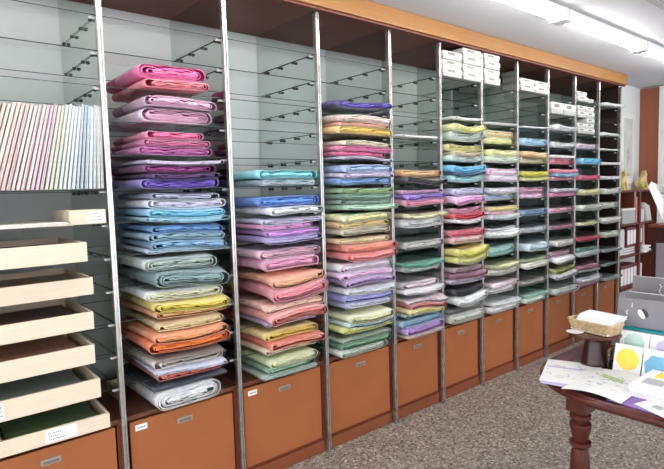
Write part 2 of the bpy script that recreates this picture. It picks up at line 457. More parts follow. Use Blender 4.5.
# (level, lift, droop, [(look, rgb, px thickness)...from the top down], px height of the whole)
BAY = {
1: (31, [
 (10, .004, .004, [('hot pink', (236, 92, 158), 16), ('salmon rose', (222, 112, 124), 10)]),
 (9, .002, .006, [('dusty mauve', (214, 164, 190), 13), ('light pink', (240, 176, 196), 18)]),
 (8, .002, .004, [('deep rose', (226, 98, 140), 10), ('mauve rose', (196, 98, 140), 9), ('plum pink', (176, 88, 150), 10)]),
 (7, .001, .004, [('pale lilac', (192, 180, 206), 5), ('plum', (140, 62, 120), 9), ('aubergine', (92, 58, 112), 6), ('violet', (126, 98, 198), 11)]),
 (6, .001, .006, [('grey lilac', (160, 168, 186), 7), ('lavender white', (198, 192, 226), 10), ('sky blue', (100, 180, 216), 9), ('ice blue', (150, 196, 216), 5)]),
 (5, .001, .010, [('cornflower blue', (92, 142, 194), 8), ('blue grey', (140, 176, 192), 9), ('steel blue', (112, 152, 184), 9), ('silver blue', (166, 186, 202), 6)]),
 (4, .001, .010, [('pale sage', (174, 188, 178), 13), ('grey teal', (130, 154, 154), 16)]),
 (3, .001, .008, [('cream', (238, 228, 192), 12), ('bright yellow', (240, 206, 72), 11), ('apricot', (230, 160, 104), 8)]),
 (2, .001, .008, [('pale peach', (238, 200, 142), 9), ('tangerine', (236, 142, 76), 9), ('vivid orange', (240, 112, 50), 12)]),
 (1, .001, .008, [('taupe', (136, 122, 116), 3), ('beige grey', (200, 190, 178), 11), ('pale periwinkle', (180, 182, 204), 5), ('coral red', (204, 104, 98), 10)]),
 (0, .001, .0, [('slate', (84, 88, 104), 5), ('white', (222, 222, 226), 22)]),
]),
2: (27.3, [
 (7, .004, .004, [('bright aqua', (118, 206, 232), 9), ('frosted grey', (176, 190, 196), 7)]),
 (6, .001, .004, [('royal blue', (96, 140, 216), 10), ('pearl', (206, 216, 226), 8)]),
 (5, .001, .006, [('smoky lavender', (184, 176, 208), 6), ('orchid pink', (228, 132, 194), 6), ('orchid purple', (176, 120, 190), 7), ('lilac', (178, 164, 216), 7)]),
 (4, .001, .006, [('faded rose', (226, 170, 188), 9), ('candy pink', (234, 150, 178), 12)]),
 (3, .003, .010, [('peach', (234, 168, 132), 9), ('flamingo pink', (238, 140, 152), 15)]),
 (2, .001, .008, [('fawn', (216, 170, 152), 8), ('coral', (236, 134, 126), 11), ('soft lilac', (192, 168, 206), 6)]),
 (1, .001, .010, [('marigold', (238, 192, 92), 10), ('warm coral', (240, 124, 104), 9), ('sand', (202, 176, 144), 7)]),
 (0, .003, .0, [('pale lime', (216, 236, 168), 12), ('sage green', (136, 172, 144), 8), ('grey green', (154, 168, 156), 7)]),
]),
3: (24.3, [
 (10, .006, .006, [('indigo', (82, 68, 146), 8)]),
 (9, .001, .006, [('blush', (228, 194, 180), 8), ('salmon', (222, 154, 132), 5), ('golden orange', (230, 178, 92), 9)]),
 (8, .001, .008, [('oatmeal peach', (232, 192, 164), 6), ('carnation', (228, 118, 164), 7), ('raspberry', (222, 104, 148), 6), ('misty lavender', (192, 184, 204), 4)]),
 (7, .001, .004, [('powder blue', (154, 174, 214), 8), ('heather', (190, 180, 206), 5), ('denim blue', (114, 154, 204), 7)]),
 (6, .001, .004, [('moss green', (152, 182, 132), 6), ('forest grey', (112, 144, 124), 6), ('smoky green', (142, 164, 152), 5), ('mint', (172, 218, 178), 6)]),
 (5, .001, .006, [('straw', (228, 208, 154), 8), ('tan', (218, 180, 124), 7), ('oat', (202, 192, 168), 7)]),
 (4, .001, .006, [('light apricot', (242, 194, 154), 6), ('brick coral', (228, 134, 112), 8), ('rosy red', (228, 124, 124), 8)]),
 (3, .001, .008, [('shell pink', (238, 194, 218), 9), ('bubblegum', (228, 174, 212), 7), ('wisteria', (188, 154, 208), 7)]),
 (2, .001, .008, [('cloud grey', (204, 208, 224), 8), ('blue violet', (136, 136, 196), 8), ('pale lilac', (192, 192, 222), 8)]),
 (1, .001, .010, [('celery', (222, 226, 172), 9), ('grey aqua', (172, 192, 192), 6), ('lemon lime', (228, 228, 118), 8)]),
 (0, .001, .0, [('fern', (154, 174, 154), 5), ('jade green', (114, 156, 120), 8), ('olive white', (198, 208, 188), 9)]),
]),
4: (21.7, [
 (9, .004, .002, [('plain white', (230, 230, 226), 3)]),
 (7, .003, .004, [('tawny orange', (224, 170, 116), 7), ('black and white', (86, 86, 92), 6)]),
 (6, .001, .004, [('thistle', (214, 170, 200), 4), ('deep purple', (154, 116, 206), 5), ('rosy pink', (230, 142, 162), 7)]),
 (5, .001, .004, [('khaki yellow', (218, 212, 162), 5), ('ivory white', (238, 238, 228), 10)]),
 (4, .001, .006, [('dove grey', (194, 194, 188), 8)]),
 (3, .001, .008, [('emerald tinted', (104, 172, 148), 4), ('pale celadon', (188, 206, 198), 6)]),
 (2, .001, .008, [('pinkish grey', (208, 188, 192), 7), ('chalk', (226, 224, 220), 5)]),
 (1, .001, .008, [('mauve grey', (204, 184, 188), 4), ('watermelon', (236, 144, 144), 6), ('custard', (228, 200, 132), 7), ('grey mint', (154, 174, 168), 4)]),
 (0, .001, .0, [('baby blue', (146, 184, 214), 8), ('amethyst', (186, 138, 208), 9), ('beige', (196, 174, 154), 3)]),
]),
5: (20, [
 (10, .001, .001, [('plain white', (220, 224, 218), 3)]),
 (9, .016, .004, [('lemon green', (228, 232, 146), 7), ('grey green', (186, 200, 188), 9)]),
 (8, .006, .004, [('olive', (204, 192, 128), 7), ('biscuit', (200, 186, 156), 4), ('pale mint', (204, 218, 200), 6)]),
 (7, .008, .004, [('azure', (96, 176, 220), 8), ('navy', (66, 88, 128), 3), ('pale teal', (156, 204, 206), 8)]),
 (6, .004, .004, [('lavender grey', (186, 182, 214), 7), ('powder pink', (232, 154, 194), 8)]),
 (5, .008, .004, [('soft pink', (236, 154, 174), 5), ('crimson', (218, 66, 86), 6), ('pinkish white', (236, 206, 210), 4)]),
 (4, .001, .004, [('carmine', (222, 108, 128), 7), ('light salmon', (236, 174, 170), 7)]),
 (3, .016, .004, [('sunflower yellow', (242, 218, 76), 10), ('butter', (236, 228, 136), 9)]),
 (2, .006, .004, [('mauve grey', (156, 126, 140), 6), ('wine', (146, 94, 116), 6), ('lilac grey', (184, 170, 188), 6)]),
 (1, .006, .006, [('black', (42, 44, 48), 7), ('mint white', (222, 232, 222), 10)]),
 (0, .003, .0, [('charcoal', (116, 116, 112), 6), ('stone white', (206, 206, 192), 12)]),
]),
6: (18.3, [
 (10, .001, .001, [('plain white', (226, 228, 224), 3)]),
 (9, .001, .006, [('peachy cream', (242, 212, 164), 9), ('buttercream', (246, 224, 138), 7)]),
 (8, .003, .006, [('pistachio', (230, 240, 156), 8), ('greenish white', (208, 222, 202), 8)]),
 (7, .001, .004, [('pink', (236, 186, 206), 8), ('baby pink', (236, 204, 218), 8)]),
 (6, .001, .004, [('lavender', (206, 202, 228), 8), ('blue white', (180, 198, 222), 9)]),
 (5, .001, .006, [('light orange', (242, 186, 116), 6), ('rose', (232, 176, 190), 4), ('icy blue', (206, 232, 236), 6)]),
 (4, .006, .006, [('ash', (204, 208, 204), 3), ('greyish white', (222, 226, 216), 9)]),
 (3, .010, .006, [('sea green', (158, 204, 194), 12)]),
 (2, .006, .006, [('olive beige', (206, 206, 154), 5), ('rosy cream', (232, 218, 198), 8)]),
 (1, .001, .008, [('greyish pink', (216, 194, 202), 6), ('peach white', (236, 224, 214), 9)]),
 (0, .001, .0, [('smoke', (194, 200, 196), 6), ('porcelain', (224, 216, 216), 9)]),
]),
7: (17, [
 (10, .001, .002, [('plain white', (216, 220, 218), 2)]),
 (9, .003, .006, [('light blue', (154, 188, 218), 9)]),
 (8, .003, .006, [('caramel', (228, 180, 126), 7), ('cream', (236, 218, 184), 7)]),
 (7, .006, .006, [('mustard', (202, 196, 66), 7), ('pale yellow', (228, 228, 130), 5)]),
 (6, .001, .006, [('pinkish mauve', (194, 138, 166), 8), ('cotton pink', (224, 178, 200), 6)]),
 (5, .004, .006, [('dusky blue', (118, 146, 176), 8)]),
 (4, .004, .006, [('silver grey', (188, 194, 198), 7)]),
 (3, .001, .008, [('pale cyan', (194, 218, 228), 10)]),
 (2, .001, .008, [('olive green', (154, 168, 126), 4), ('vanilla', (228, 222, 194), 7)]),
 (1, .001, .006, [('brown grey', (156, 148, 142), 7)]),
 (0, .001, .0, [('sea foam', (128, 180, 160), 5), ('green tinged white', (194, 212, 194), 7)]),
]),
8: (16.1, [
 (10, .006, .004, [('crinkled white', (208, 212, 214), 6)]),
 (9, .006, .006, [('pewter grey', (204, 206, 212), 7)]),
 (8, .001, .004, [('thin white', (222, 222, 222), 4), ('rose pink', (228, 134, 154), 7)]),
 (7, .001, .004, [('coral pink', (228, 126, 146), 5), ('blue', (124, 164, 194), 5), ('carnation', (228, 146, 170), 5)]),
 (6, .001, .004, [('light grey', (204, 208, 218), 5), ('cerise', (236, 132, 168), 6)]),
 (5, .003, .006, [('red and white', (220, 150, 168), 7)]),
 (4, .001, .006, [('mauve', (176, 116, 138), 5)]),
 (3, .001, .008, [('creamy white', (224, 224, 208), 7)]),
 (2, .001, .008, [('dull mauve', (180, 146, 156), 6), ('pale greenish white', (224, 228, 214), 7)]),
 (1, .001, .008, [('dark olive', (158, 158, 88), 6), ('white', (220, 212, 212), 8)]),
 (0, .001, .0, [('grey white', (196, 202, 192), 8)]),
]),
9: (15.1, [
 (9, .006, .004, [('grey pink', (206, 186, 196), 7)]),
 (8, .001, .004, [('cyan blue', (104, 184, 224), 8)]),
 (7, .001, .004, [('magenta', (218, 84, 126), 7)]),
 (6, .006, .004, [('pale khaki', (218, 214, 156), 8)]),
 (5, .003, .004, [('creamy grey', (208, 208, 194), 8)]),
 (4, .001, .006, [('primrose', (234, 232, 156), 5)]),
 (3, .001, .006, [('crimson', (194, 66, 94), 6)]),
 (2, .003, .006, [('spruce green', (114, 164, 146), 5), ('grey', (192, 198, 198), 6)]),
 (1, .001, .008, [('dusty pink', (194, 126, 150), 6), ('thin grey', (170, 170, 172), 3)]),
 (0, .003, .0, [('lilac white', (212, 212, 218), 9), ('deep mauve', (180, 104, 136), 4)]),
]),
10: (14.2, [
 (12, .004, .002, [('crumpled white', (222, 222, 224), 4)]),
 (10, .003, .002, [('white', (224, 224, 222), 4)]),
 (9, .001, .002, [('thin white', (222, 222, 220), 2)]),
 (8, .001, .002, [('white', (226, 226, 224), 4)]),
 (7, .001, .004, [('patterned white', (204, 204, 208), 5)]),
 (6, .006, .006, [('cream', (218, 218, 206), 7)]),
 (5, .001, .006, [('greenish white', (204, 208, 192), 8)]),
 (4, .001, .006, [('pale cream', (214, 214, 200), 7)]),
 (3, .003, .006, [('pale green', (204, 214, 194), 7)]),
 (2, .001, .006, [('dark grey', (140, 148, 148), 4)]),
 (1, .001, .006, [('slate grey', (120, 130, 130), 3)]),
 (0, .001, .0, [('curled grey', (162, 166, 160), 4)]),
]),
}
rng = random.Random(11)
for b, (px, rows) in BAY.items():
    xl, xr = EDG[b], EDG[b + 1]
    for (k, lift, droop, items) in rows:
        z = SZ(k) + .0015
        total = sum(i[2] for i in items)
        raw = total * STEP / px
        lim = STEP - .014 - lift
        f = min(1.0, lim / raw) * .98
        if k <= 1: f *= .92
        if b == 1: lm, rm = (.115, .125) if k >= 8 else (.11, .09)
        elif b == 2: lm, rm = .12, .08
        elif b == 3: lm, rm = .075, .07
        else: lm, rm = .055, .035
        bulge = rng.uniform(-.02, .10); phase = rng.uniform(0, 6.28)
        if b <= 3 and k >= 8: f *= .86
        if b >= 4: droop += rng.uniform(0, .010) if k else 0; lift += rng.uniform(0, .007)
        for idx in range(len(items) - 1, -1, -1):
            look, rgb, th = items[idx]
            t = th * STEP / px * f
            a = lm + rng.uniform(-.015, .03); c = rm + rng.uniform(-.025, .03)
            if b >= 6: a += rng.uniform(-.01, .01)
            w = xr - xl - a - c
            yf = (-.085 if b <= 3 else -.06 if b <= 5 else -.035) + rng.uniform(-.025, .035)
            if k == 0: yf = -.045 + rng.uniform(-.02, .02)
            if b >= 6: t *= .82
            if len(items) == 1: pos = 'alone on the %s level, %s' % (ORD[k - 1], bayname(b)) if k else 'alone on the cabinet of the %s' % bayname(b)
            elif idx == 0: pos = 'on top at the %s level, %s' % (ORD[k - 1], bayname(b)) if k else 'top of the stack on the cabinet, %s' % bayname(b)
            else: pos = 'under the %s one, %s' % (items[idx - 1][0], bayname(b))
            label = '%s folded paper %s' % (look, pos)
            assert label not in used_labels, label
            used_labels.add(label)
            folded(xl + a, yf, z, w, max(.003, t * .94 - .002), .45, rgb, rng.random(), lift, bulge * (1 if idx == 0 else 0), droop, rng.uniform(-.035, .035) * (1.6 if b >= 4 else 1), label, phase, (xl + xr) / 2, (xr - xl) * .85)
            z += t
print('FOLDED', len(used_labels), max(len(l.split()) for l in used_labels))

# ---------------------------------------------------------------- white boxes in the upper right bays
def carton(x, y, z, w, d, h, label, rz=0, cat='box', group='white boxes on the upper shelves'):
    t = thing('paper_box', label, cat, (x, y, z), (0, 0, rz), group=group)
    bm = B(); box(bm, -w / 2, w / 2, 0, d, 0, h * .55, bevel=.002)
    obj('tray', bm, M['whitebox'], t)
    bm = B(); box(bm, -w / 2 - .003, w / 2 + .003, -.003, d + .003, h * .42, h, bevel=.004)
    l = obj('lid', bm, M['lid_white'], t)
    bm = B(); box(bm, -w * .3, w * .12, -.0042, -.0028, h * .55, h * .85)
    obj('label_strip', bm, M['handle_in'], l)
    return t
LV = lambda n, j: ['bottom', 'second lowest', 'third lowest', 'topmost'][j] if n == 4 else (['bottom', 'middle', 'top'][j] if n == 3 else ['lower', 'upper'][j] if n == 2 else 'single')
def column(bay, k, x, w, h, n, place, y=-.02, d=.3, dz=0):
    for j in range(n):
        carton(EDG[bay] + x, y + (j % 2) * .006, SZ(k) + .001 + dz + j * (h + .003), w, d, h,
               '%s white box, %s, %s' % (LV(n, j), place, bayname(bay)), rz=rng.uniform(-.02, .02))
column(5, 12, .115, .19, .052, 3, 'left column at the top')
column(5, 12, .335, .20, .050, 4, 'right column at the top')
column(6, 12, .115, .18, .050, 4, 'column at the top')
column(7, 12, .115, .19, .042, 2, 'left pile below the crown', h if False else 0) if False else None
column(7, 12, .125, .19, .045, 2, 'left pile below the crown')
column(7, 12, .335, .19, .045, 2, 'right pile below the crown')
column(8, 11, .125, .19, .09, 1, 'left side of its shelf')
column(8, 11, .335, .19, .09, 1, 'right side of its shelf')
column(9, 12, .105, .17, .040, 2, 'left pile on the top shelf')
column(9, 12, .255, .11, .032, 1, 'space beside the left top pile')
column(9, 11, .10, .15, .048, 2, 'left pile, second shelf')
column(9, 11, .26, .15, .048, 2, 'right pile, second shelf')
column(9, 10, .10, .15, .042, 2, 'left pile, third shelf')
column(9, 10, .26, .15, .042, 3, 'right pile, third shelf')

# ---------------------------------------------------------------- first bay: standing papers, box, trays
def lerp(a, b, t): return tuple(a[i] + (b[i] - a[i]) * t for i in range(3))
stops = [(0, (232, 222, 196)), (.12, (222, 212, 180)), (.25, (236, 206, 186)), (.42, (234, 200, 196)), (.55, (226, 188, 200)), (.64, (214, 218, 190)), (.75, (222, 232, 232)), (.86, (190, 208, 222)), (1, (206, 204, 198))]
NB = 34; XS0, XS1 = -.54, -.022
names = [(.16, 'cream'), (.4, 'pale peach'), (.6, 'pale pink'), (.69, 'pale green'), (.8, 'bluish white'), (.93, 'pale blue'), (2, 'greyish')]
for i in range(NB):
    q = i / (NB - 1)
    for (a, ca), (b_, cb) in zip(stops, stops[1:]):
        if a <= q <= b_: col = lerp(ca, cb, (q - a) / (b_ - a))
    g = rng.uniform(.93, 1.08); col = tuple(min(248, (c * .58 + 236 * .42) * g) for c in col)
    th = .0098; hgt = .325 + rng.uniform(-.006, .008); ang = math.radians(15 * (1 - q ** 2.4) + 1.5)
    xb = XS0 + (XS1 - XS0) * q - math.tan(ang) * 0 - .085 * (1 - q) * 0
    cname = [n for lim, n in names if q <= lim][0]
    t = thing('paper_pad', '%s pad standing upright, %s from the chrome post' % (cname, ['1st', '2nd', '3rd'][NB - 1 - i] if NB - 1 - i < 3 else '%dth' % (NB - i) if (NB - i) not in (21, 22, 23, 31, 32, 33) else '%d%s' % (NB - i, {1: 'st', 2: 'nd', 3: 'rd'}[(NB - i) % 10])),
              'paper pad', (xb - hgt * math.sin(ang) * .5 * 0, .0 + rng.uniform(-.004, .006), SZ(7) + .003), (0, ang, 0), group='paper pads standing on the glass shelf')
    bm = B(); cl = bm.loops.layers.float_color.new('Col')
    ns = 4
    for s in range(ns):
        a0 = -th / 2 + th * s / ns; a1 = -th / 2 + th * (s + 1) / ns - .0006
        k0 = rng.uniform(.72, 1.12); yy = rng.uniform(0, .004); n0 = len(bm.faces)
        box(bm, a0, a1, yy, .30, 0, hgt - rng.uniform(0, .004))
        bm.faces.ensure_lookup_table()
        for f in bm.faces[n0:]:
            for l in f.loops: l[cl] = tuple(min(.95, c * k0) for c in lin(col)[:3]) + (1,)
    obj('sheets', bm, M['paper'], t)

# flat sheets and small labelled box
def flat_sheet(name, label, cat, loc, w, d, t, rgb, rz=0, n=4, mesh_name='sheet', group=None, seed=1):
    R = random.Random(seed)
    bm = B(); cl = bm.loops.layers.float_color.new('Col')
    for s in range(n):
        n0 = len(bm.faces); k0 = R.uniform(.85, 1.1); ox, oy = R.uniform(-.01, .01), R.uniform(-.01, .006)
        box(bm, -w / 2 + ox, w / 2 + ox, oy, d + oy, t * s / n, t * (s + .8) / n)
        bm.faces.ensure_lookup_table()
        for f in bm.faces[n0:]:
            for l in f.loops: l[cl] = tuple(min(.95, c * k0) for c in lin(rgb)[:3]) + (1,)
    o = obj(name, bm, M['paper'], None, loc=loc, rot=(0, 0, rz)); return tag(o, label, cat, group)
flat_sheet('flat_papers', 'thin pile of white flat papers left of the small labelled box', 'papers', (-.34, -.02, SZ(6) + .001), .34, .4, .014, (232, 228, 220), .02, 5, seed=3)
flat_sheet('loose_sheet', 'cream loose sheet poking out between white papers and small box', 'papers', (-.185, -.03, SZ(6) + .001), .09, .3, .004, (222, 206, 180), -.1, 2, seed=4)
t = thing('labelled_box', 'small beige cardboard box with white label beside the first chrome post', 'box', (-.083, .0, SZ(6) + .001), (0, 0, .03))
obj('carton', box(B(), -.072, .066, 0, .26, 0, .058, bevel=.002), M['boxside'], t)
lb = obj('paper_label', box(B(), -.006, .060, -.0022, -.0004, .006, .052), M['white'], t)
m = B()
for r_ in range(3):
    for j in range(6 - r_): box(m, .004 + j * .008, .009 + j * .008, -.003, -.0023, .014 + r_ * .012, .0175 + r_ * .012)
obj('writing', m, M['ink'], lb)

def tray(k, x1, yf, h, w, content, rgb, label, clabel, rz=0, note=None):
    z = SZ(k) + .002
    t = thing('wooden_tray', label, 'tray', (x1, yf, z), (0, 0, rz), group='pale wooden trays')
    e = .012; d = .40
    obj('front_board', box(B(), -w, 0, 0, e, 0, h, bevel=.0015), M['traywood'], t)
    obj('back_board', box(B(), -w, 0, d - e, d, 0, h, bevel=.0015), M['traywood'], t)
    obj('side_board', box(B(), -e, 0, e, d - e, 0, h, bevel=.0015), M['traywood'], t)
    obj('side_board', box(B(), -w, -w + e, e, d - e, 0, h, bevel=.0015), M['traywood'], t)
    obj('bottom_board', box(B(), -w + e, -e, e, d - e, .001, .006), M['traywood'], t)
    if note:
        n0, n1 = note
        s = obj('note', box(B(), n0, n1, -.002, -.0003, h * .12, h * .92), M['white'], t); s['label'] = 'white handwritten note'
        m = B()
        for r_ in range(3):
            x = n0 + .008 + r_ * .004
            for j in range(7 if r_ != 1 else 5):
                ww = rng.uniform(.003, .0065)
                if x + ww < n1 - .004: box(m, x, x + ww, -.003, -.0021, h * (.68 - r_ * .2), h * (.73 - r_ * .2))
                x += ww + .003
        obj('writing', m, M['ink'], s)
    c = flat_sheet('paper_stack', clabel, 'papers', (x1 - w / 2 - .0, yf + .03, z + .0065), w - .07, .33, h * .62, rgb, rz + rng.uniform(-.03, .03), 5, group='paper stacks in the trays', seed=k + 20)
tray(5, -.120, -.085, .074, .40, None, (146, 120, 108), 'pale wooden tray on the highest tray shelf', 'brown papers in the highest wooden tray', .01)
tray(4, -.092, -.03, .068, .42, None, (172, 154, 138), 'pale wooden tray, second from the top', 'grey brown papers in the second wooden tray from the top')
tray(3, -.098, -.03, .070, .42, None, (134, 114, 108), 'pale wooden tray, third from the top', 'dark brown papers in the third wooden tray from the top')
tray(2, -.102, -.03, .076, .42, None, (190, 150, 132), 'pale wooden tray, third from the bottom', 'pinkish brown papers in the third wooden tray from the bottom')
tray(1, -.092, -.04, .076, .42, None, (150, 160, 156), 'pale wooden tray just above the lowest one', 'grey green papers in the tray just above the lowest', 0, (-.36, -.332))
tray(0, -.062, -.03, .060, .385, None, (104, 128, 92), 'lowest pale wooden tray with a handwritten note on its front', 'green papers in the lowest wooden tray', -.02, (-.235, -.125))

# ---------------------------------------------------------------- mahogany table
TX0, TX1, TY0, TY1, TR = 1.02, 2.36, -2.36, -1.15, .335
def rrect(x0, x1, y0, y1, r, n=12):
    p = []
    for cx, cy, a0 in ((x1 - r, y1 - r, 0), (x0 + r, y1 - r, 90), (x0 + r, y0 + r, 180), (x1 - r, y0 + r, 270)):
        for i in range(n + 1):
            a = math.radians(a0 + 90 * i / n); p.append((cx + r * math.cos(a), cy + r * math.sin(a)))
    return p
tab = thing('mahogany_table', 'dark mahogany table with rounded corners and turned legs', 'table')
bm = B(); rings = []
for inset, z in ((.035, .715), (.012, .718), (.003, .725), (0, .733), (.004, .741), (.012, .745), (.016, .75)):
    rings.append([bm.verts.new((x, y, z)) for x, y in rrect(TX0 + inset, TX1 - inset, TY0 + inset, TY1 - inset, TR - inset)])
for a, b_ in zip(rings, rings[1:]):
    for i in range(len(a)): bm.faces.new((a[i], a[(i + 1) % len(a)], b_[(i + 1) % len(a)], b_[i]))
bm.faces.new(rings[-1]); bm.faces.new(rings[0][::-1])
obj('tabletop', bm, M['mahog'], tab)
bm = B()
po = rrect(TX0 + .20, TX1 - .20, TY0 + .20, TY1 - .20, .12); pi_ = rrect(TX0 + .22, TX1 - .22, TY0 + .22, TY1 - .22, .10)
N_ = len(po)
V = [[bm.verts.new((x, y, z)) for x, y in p] for p in (po, pi_) for z in (.665, .7148)]
for i in range(N_):
    j = (i + 1) % N_
    for a, b_ in ((V[0], V[1]), (V[2], V[3]), (V[0], V[2]), (V[1], V[3])): bm.faces.new((a[i], a[j], b_[j], b_[i]))
obj('apron', bm, M['mahog_dark'], tab)
prof = [(.018, 0), (.024, .02), (.02, .06), (.03, .12), (.036, .25), (.036, .36), (.032, .44), (.027, .475), (.036, .485), (.036, .497), (.026, .503), (.030, .52), (.036, .545), (.036, .558), (.028, .565), (.035, .575), (.035, .587), (.03, .592), (.03, .60)]
for lx, ly in ((1.14, -1.375), (2.20, -1.375), (1.14, -2.14), (2.20, -2.14)):
    bm = B(); lathe(bm, [(a_, b_ * 1.09) for a_, b_ in prof], 24, (lx, ly)); box(bm, lx - .036, lx + .036, ly - .036, ly + .036, .652, .7145, bevel=.003)
    obj('leg', bm, M['mahog'], tab)

ZT = .7505
def onplane(bm, M_): bmesh.ops.transform(bm, matrix=M_, verts=bm.verts); return bm
# flyers
def quad_flyer(name, label, cat, P, z, m, t=.0015, lift=0):
    """a flat sheet with the four corners P (counter-clockwise from its near left)"""
    bm = B(); n = 6; top = []; bot = []
    for i in range(n + 1):
        ra, rb = [], []
        for j in range(n + 1):
            u, v = i / n, j / n
            x = (P[0][0] * (1 - u) + P[1][0] * u) * (1 - v) + (P[3][0] * (1 - u) + P[2][0] * u) * v
            y = (P[0][1] * (1 - u) + P[1][1] * u) * (1 - v) + (P[3][1] * (1 - u) + P[2][1] * u) * v
            zz = z + lift * math.sin(PI * u) * (1 - v * .5)
            ra.append(bm.verts.new((x, y, zz + t))); rb.append(bm.verts.new((x, y, zz)))
        top.append(ra); bot.append(rb)
    for i in range(n):
        for j in range(n):
            bm.faces.new((top[i][j], top[i + 1][j], top[i + 1][j + 1], top[i][j + 1])); bm.faces.new((bot[i][j], bot[i][j + 1], bot[i + 1][j + 1], bot[i + 1][j]))
    for i in range(n):
        bm.faces.new((top[i][0], bot[i][0], bot[i + 1][0], top[i + 1][0])); bm.faces.new((top[i][n], top[i + 1][n], bot[i + 1][n], bot[i][n]))
        bm.faces.new((top[0][i], top[0][i + 1], bot[0][i + 1], bot[0][i])); bm.faces.new((top[n][i], bot[n][i], bot[n][i + 1], top[n][i + 1]))
    o = obj(name, bm, m); return tag(o, label, cat) if label else o
def bil(P, u, v, z):
    x = (P[0][0] * (1 - u) + P[1][0] * u) * (1 - v) + (P[3][0] * (1 - u) + P[2][0] * u) * v
    y = (P[0][1] * (1 - u) + P[1][1] * u) * (1 - v) + (P[3][1] * (1 - u) + P[2][1] * u) * v
    return (x, y, z)
def sketch(parent, P, z, seed, mkind='sketch', lift=0):
    """line drawing printed on the sheet"""
    R = random.Random(seed); bm = B()
    for s in range(20):
        u, v = R.uniform(.1, .8), R.uniform(.12, .75); a = R.uniform(0, 6.28); pts = []
        for q in range(9):
            uu = min(.94, max(.05, u + .02 * q * math.cos(a))); vv = min(.92, max(.06, v + .03 * math.sin(a + q * .6)))
            pts.append(bil(P, uu, vv, z + lift * math.sin(PI * uu) * (1 - vv * .5) + .0019)); a += R.uniform(-.5, .5)
        tube(bm, pts, .0009, 5)
    obj('drawing', bm, M[mkind], parent)
PA = [(1.062, -1.262), (1.135, -1.440), (1.375, -1.345), (1.302, -1.168)]
PB = [(1.030, -1.360), (1.040, -1.548), (1.330, -1.545), (1.322, -1.357)]
PU = [(1.045, -1.275), (1.075, -1.40), (1.2, -1.37), (1.17, -1.24)]
quad_flyer('lilac_leaflet', 'lilac leaflet peeping out under the left white flyer', 'leaflet', PU, ZT, M['lilac'], .001)
f = quad_flyer('drawing_flyer', 'white flyer with pale line drawing at the left corner of the table', 'flyer', PA, ZT + .0015, M['white'], .0015); sketch(f, PA, ZT + .0015, 5)
gb = quad_flyer('line', None, None, [bil(PA, .05, .62, 0)[:2], bil(PA, .7, .62, 0)[:2], bil(PA, .7, .68, 0)[:2], bil(PA, .05, .68, 0)[:2]], ZT + .0031, M['lilac'], .0004); gb.name = 'lilac_band'; gb.parent = f
f = quad_flyer('drawing_flyer', 'white landscape flyer with leaf drawing hanging at the front table edge', 'flyer', PB, ZT + .0055, M['white'], .0015, .012); sketch(f, PB, ZT + .0055, 8, lift=.012)
gb = quad_flyer('green_band', None, None, [bil(PB, .30, .62, 0)[:2], bil(PB, .70, .55, 0)[:2], bil(PB, .70, .62, 0)[:2], bil(PB, .30, .70, 0)[:2]], ZT + .0165, M['leafgreen'], .003); gb.parent = f
# purple booklet and booklet pile
PP = [(1.052, -1.500), (1.040, -1.70), (1.20, -1.70), (1.21, -1.500)]
quad_flyer('purple_leaflet', 'purple leaflet lying under the pile of booklets', 'leaflet', PP, ZT, M['purple'], .003)
for j in range(6):
    dx, dy = rng.uniform(-.004, .004), rng.uniform(-.004, .004)
    t = thing('booklet', '%s booklet of the pile at the right of the table' % (['bottom', 'second lowest', 'third lowest', 'third from top', 'second from top', 'topmost'][j] + (' pinkish white' if j < 5 else ' colourful')),
              'booklet', (1.135 + dx, -1.535 + dy, ZT + .0034 + j * .0066), (0, 0, rng.uniform(-.02, .02)), group='pile of booklets')
    obj('pages', box(B(), 0, .20, -.24, 0, .0008, .0054), M['pages'], t)
    bm = B(); box(bm, -.001, .201, -.241, .001, .0054, .0062); box(bm, -.001, .201, -.241, .001, 0, .0008)
    cv = obj('cover', bm, M['white'], t)
    if j == 5:
        for nm, mm, q in (('yellow_patch', 'yellow', (.12, .18, -.09, -.03)), ('grey_patch', 'lightgrey', (.04, .10, -.08, -.02)), ('red_patch', 'red', (.004, .03, -.22, -.1)), ('blue_patch', 'teal', (.06, .12, -.16, -.1)), ('sketch_patch', 'sketch', (.13, .19, -.2, -.12))):
            obj(nm, box(B(), *q, .0062, .0067, bevel=0), M[mm], cv)
PR = [(1.072, -1.575), (.985, -1.76), (1.075, -1.80), (1.150, -1.60)]
f = quad_flyer('small_leaflet', 'small white printed leaflet nearest the table edge at the right', 'leaflet', PR, ZT + .0034, M['white'], .0015)
for nm, mm, c in (('grey_print', 'sketch', (.18, .35)), ('rose_print', 'red', (.5, .3))):
    g = quad_flyer(nm, None, None, [bil(PR, c[0], c[1], 0)[:2], bil(PR, c[0] + .15, c[1], 0)[:2], bil(PR, c[0] + .15, c[1] + .3, 0)[:2], bil(PR, c[0], c[1] + .3, 0)[:2]], ZT + .005, M['sketch' if nm == 'grey_print' else 'lilac'], .0004); g.parent = f

# cake stand
SX, SY = 1.375, -1.315
t = thing('pedestal_stand', 'dark turned wooden pedestal stand carrying the woven card basket', 'stand', (SX, SY, ZT))
bm = B(); lathe(bm, [(.048, 0), (.050, .004), (.047, .012), (.041, .045), (.035, .085), (.030, .105), (.034, .112)], 32)
obj('base', bm, M['mahog_dark'], t, smooth=True)
bm = B(); lathe(bm, [(.05, .112), (.085, .115), (.096, .119), (.098, .124), (.095, .128), (.088, .1275)], 40)
obj('plate', bm, M['mahog'], t)
bm = B(); lathe(bm, [(.03, 0), (.032, .001), (.030, .002)], 24)
o = obj('paper_disc', bm, M['pages'], None, loc=(1.325, -1.265, ZT + .1285)); tag(o, 'small round pale paper disc on the pedestal stand rim', 'paper disc')

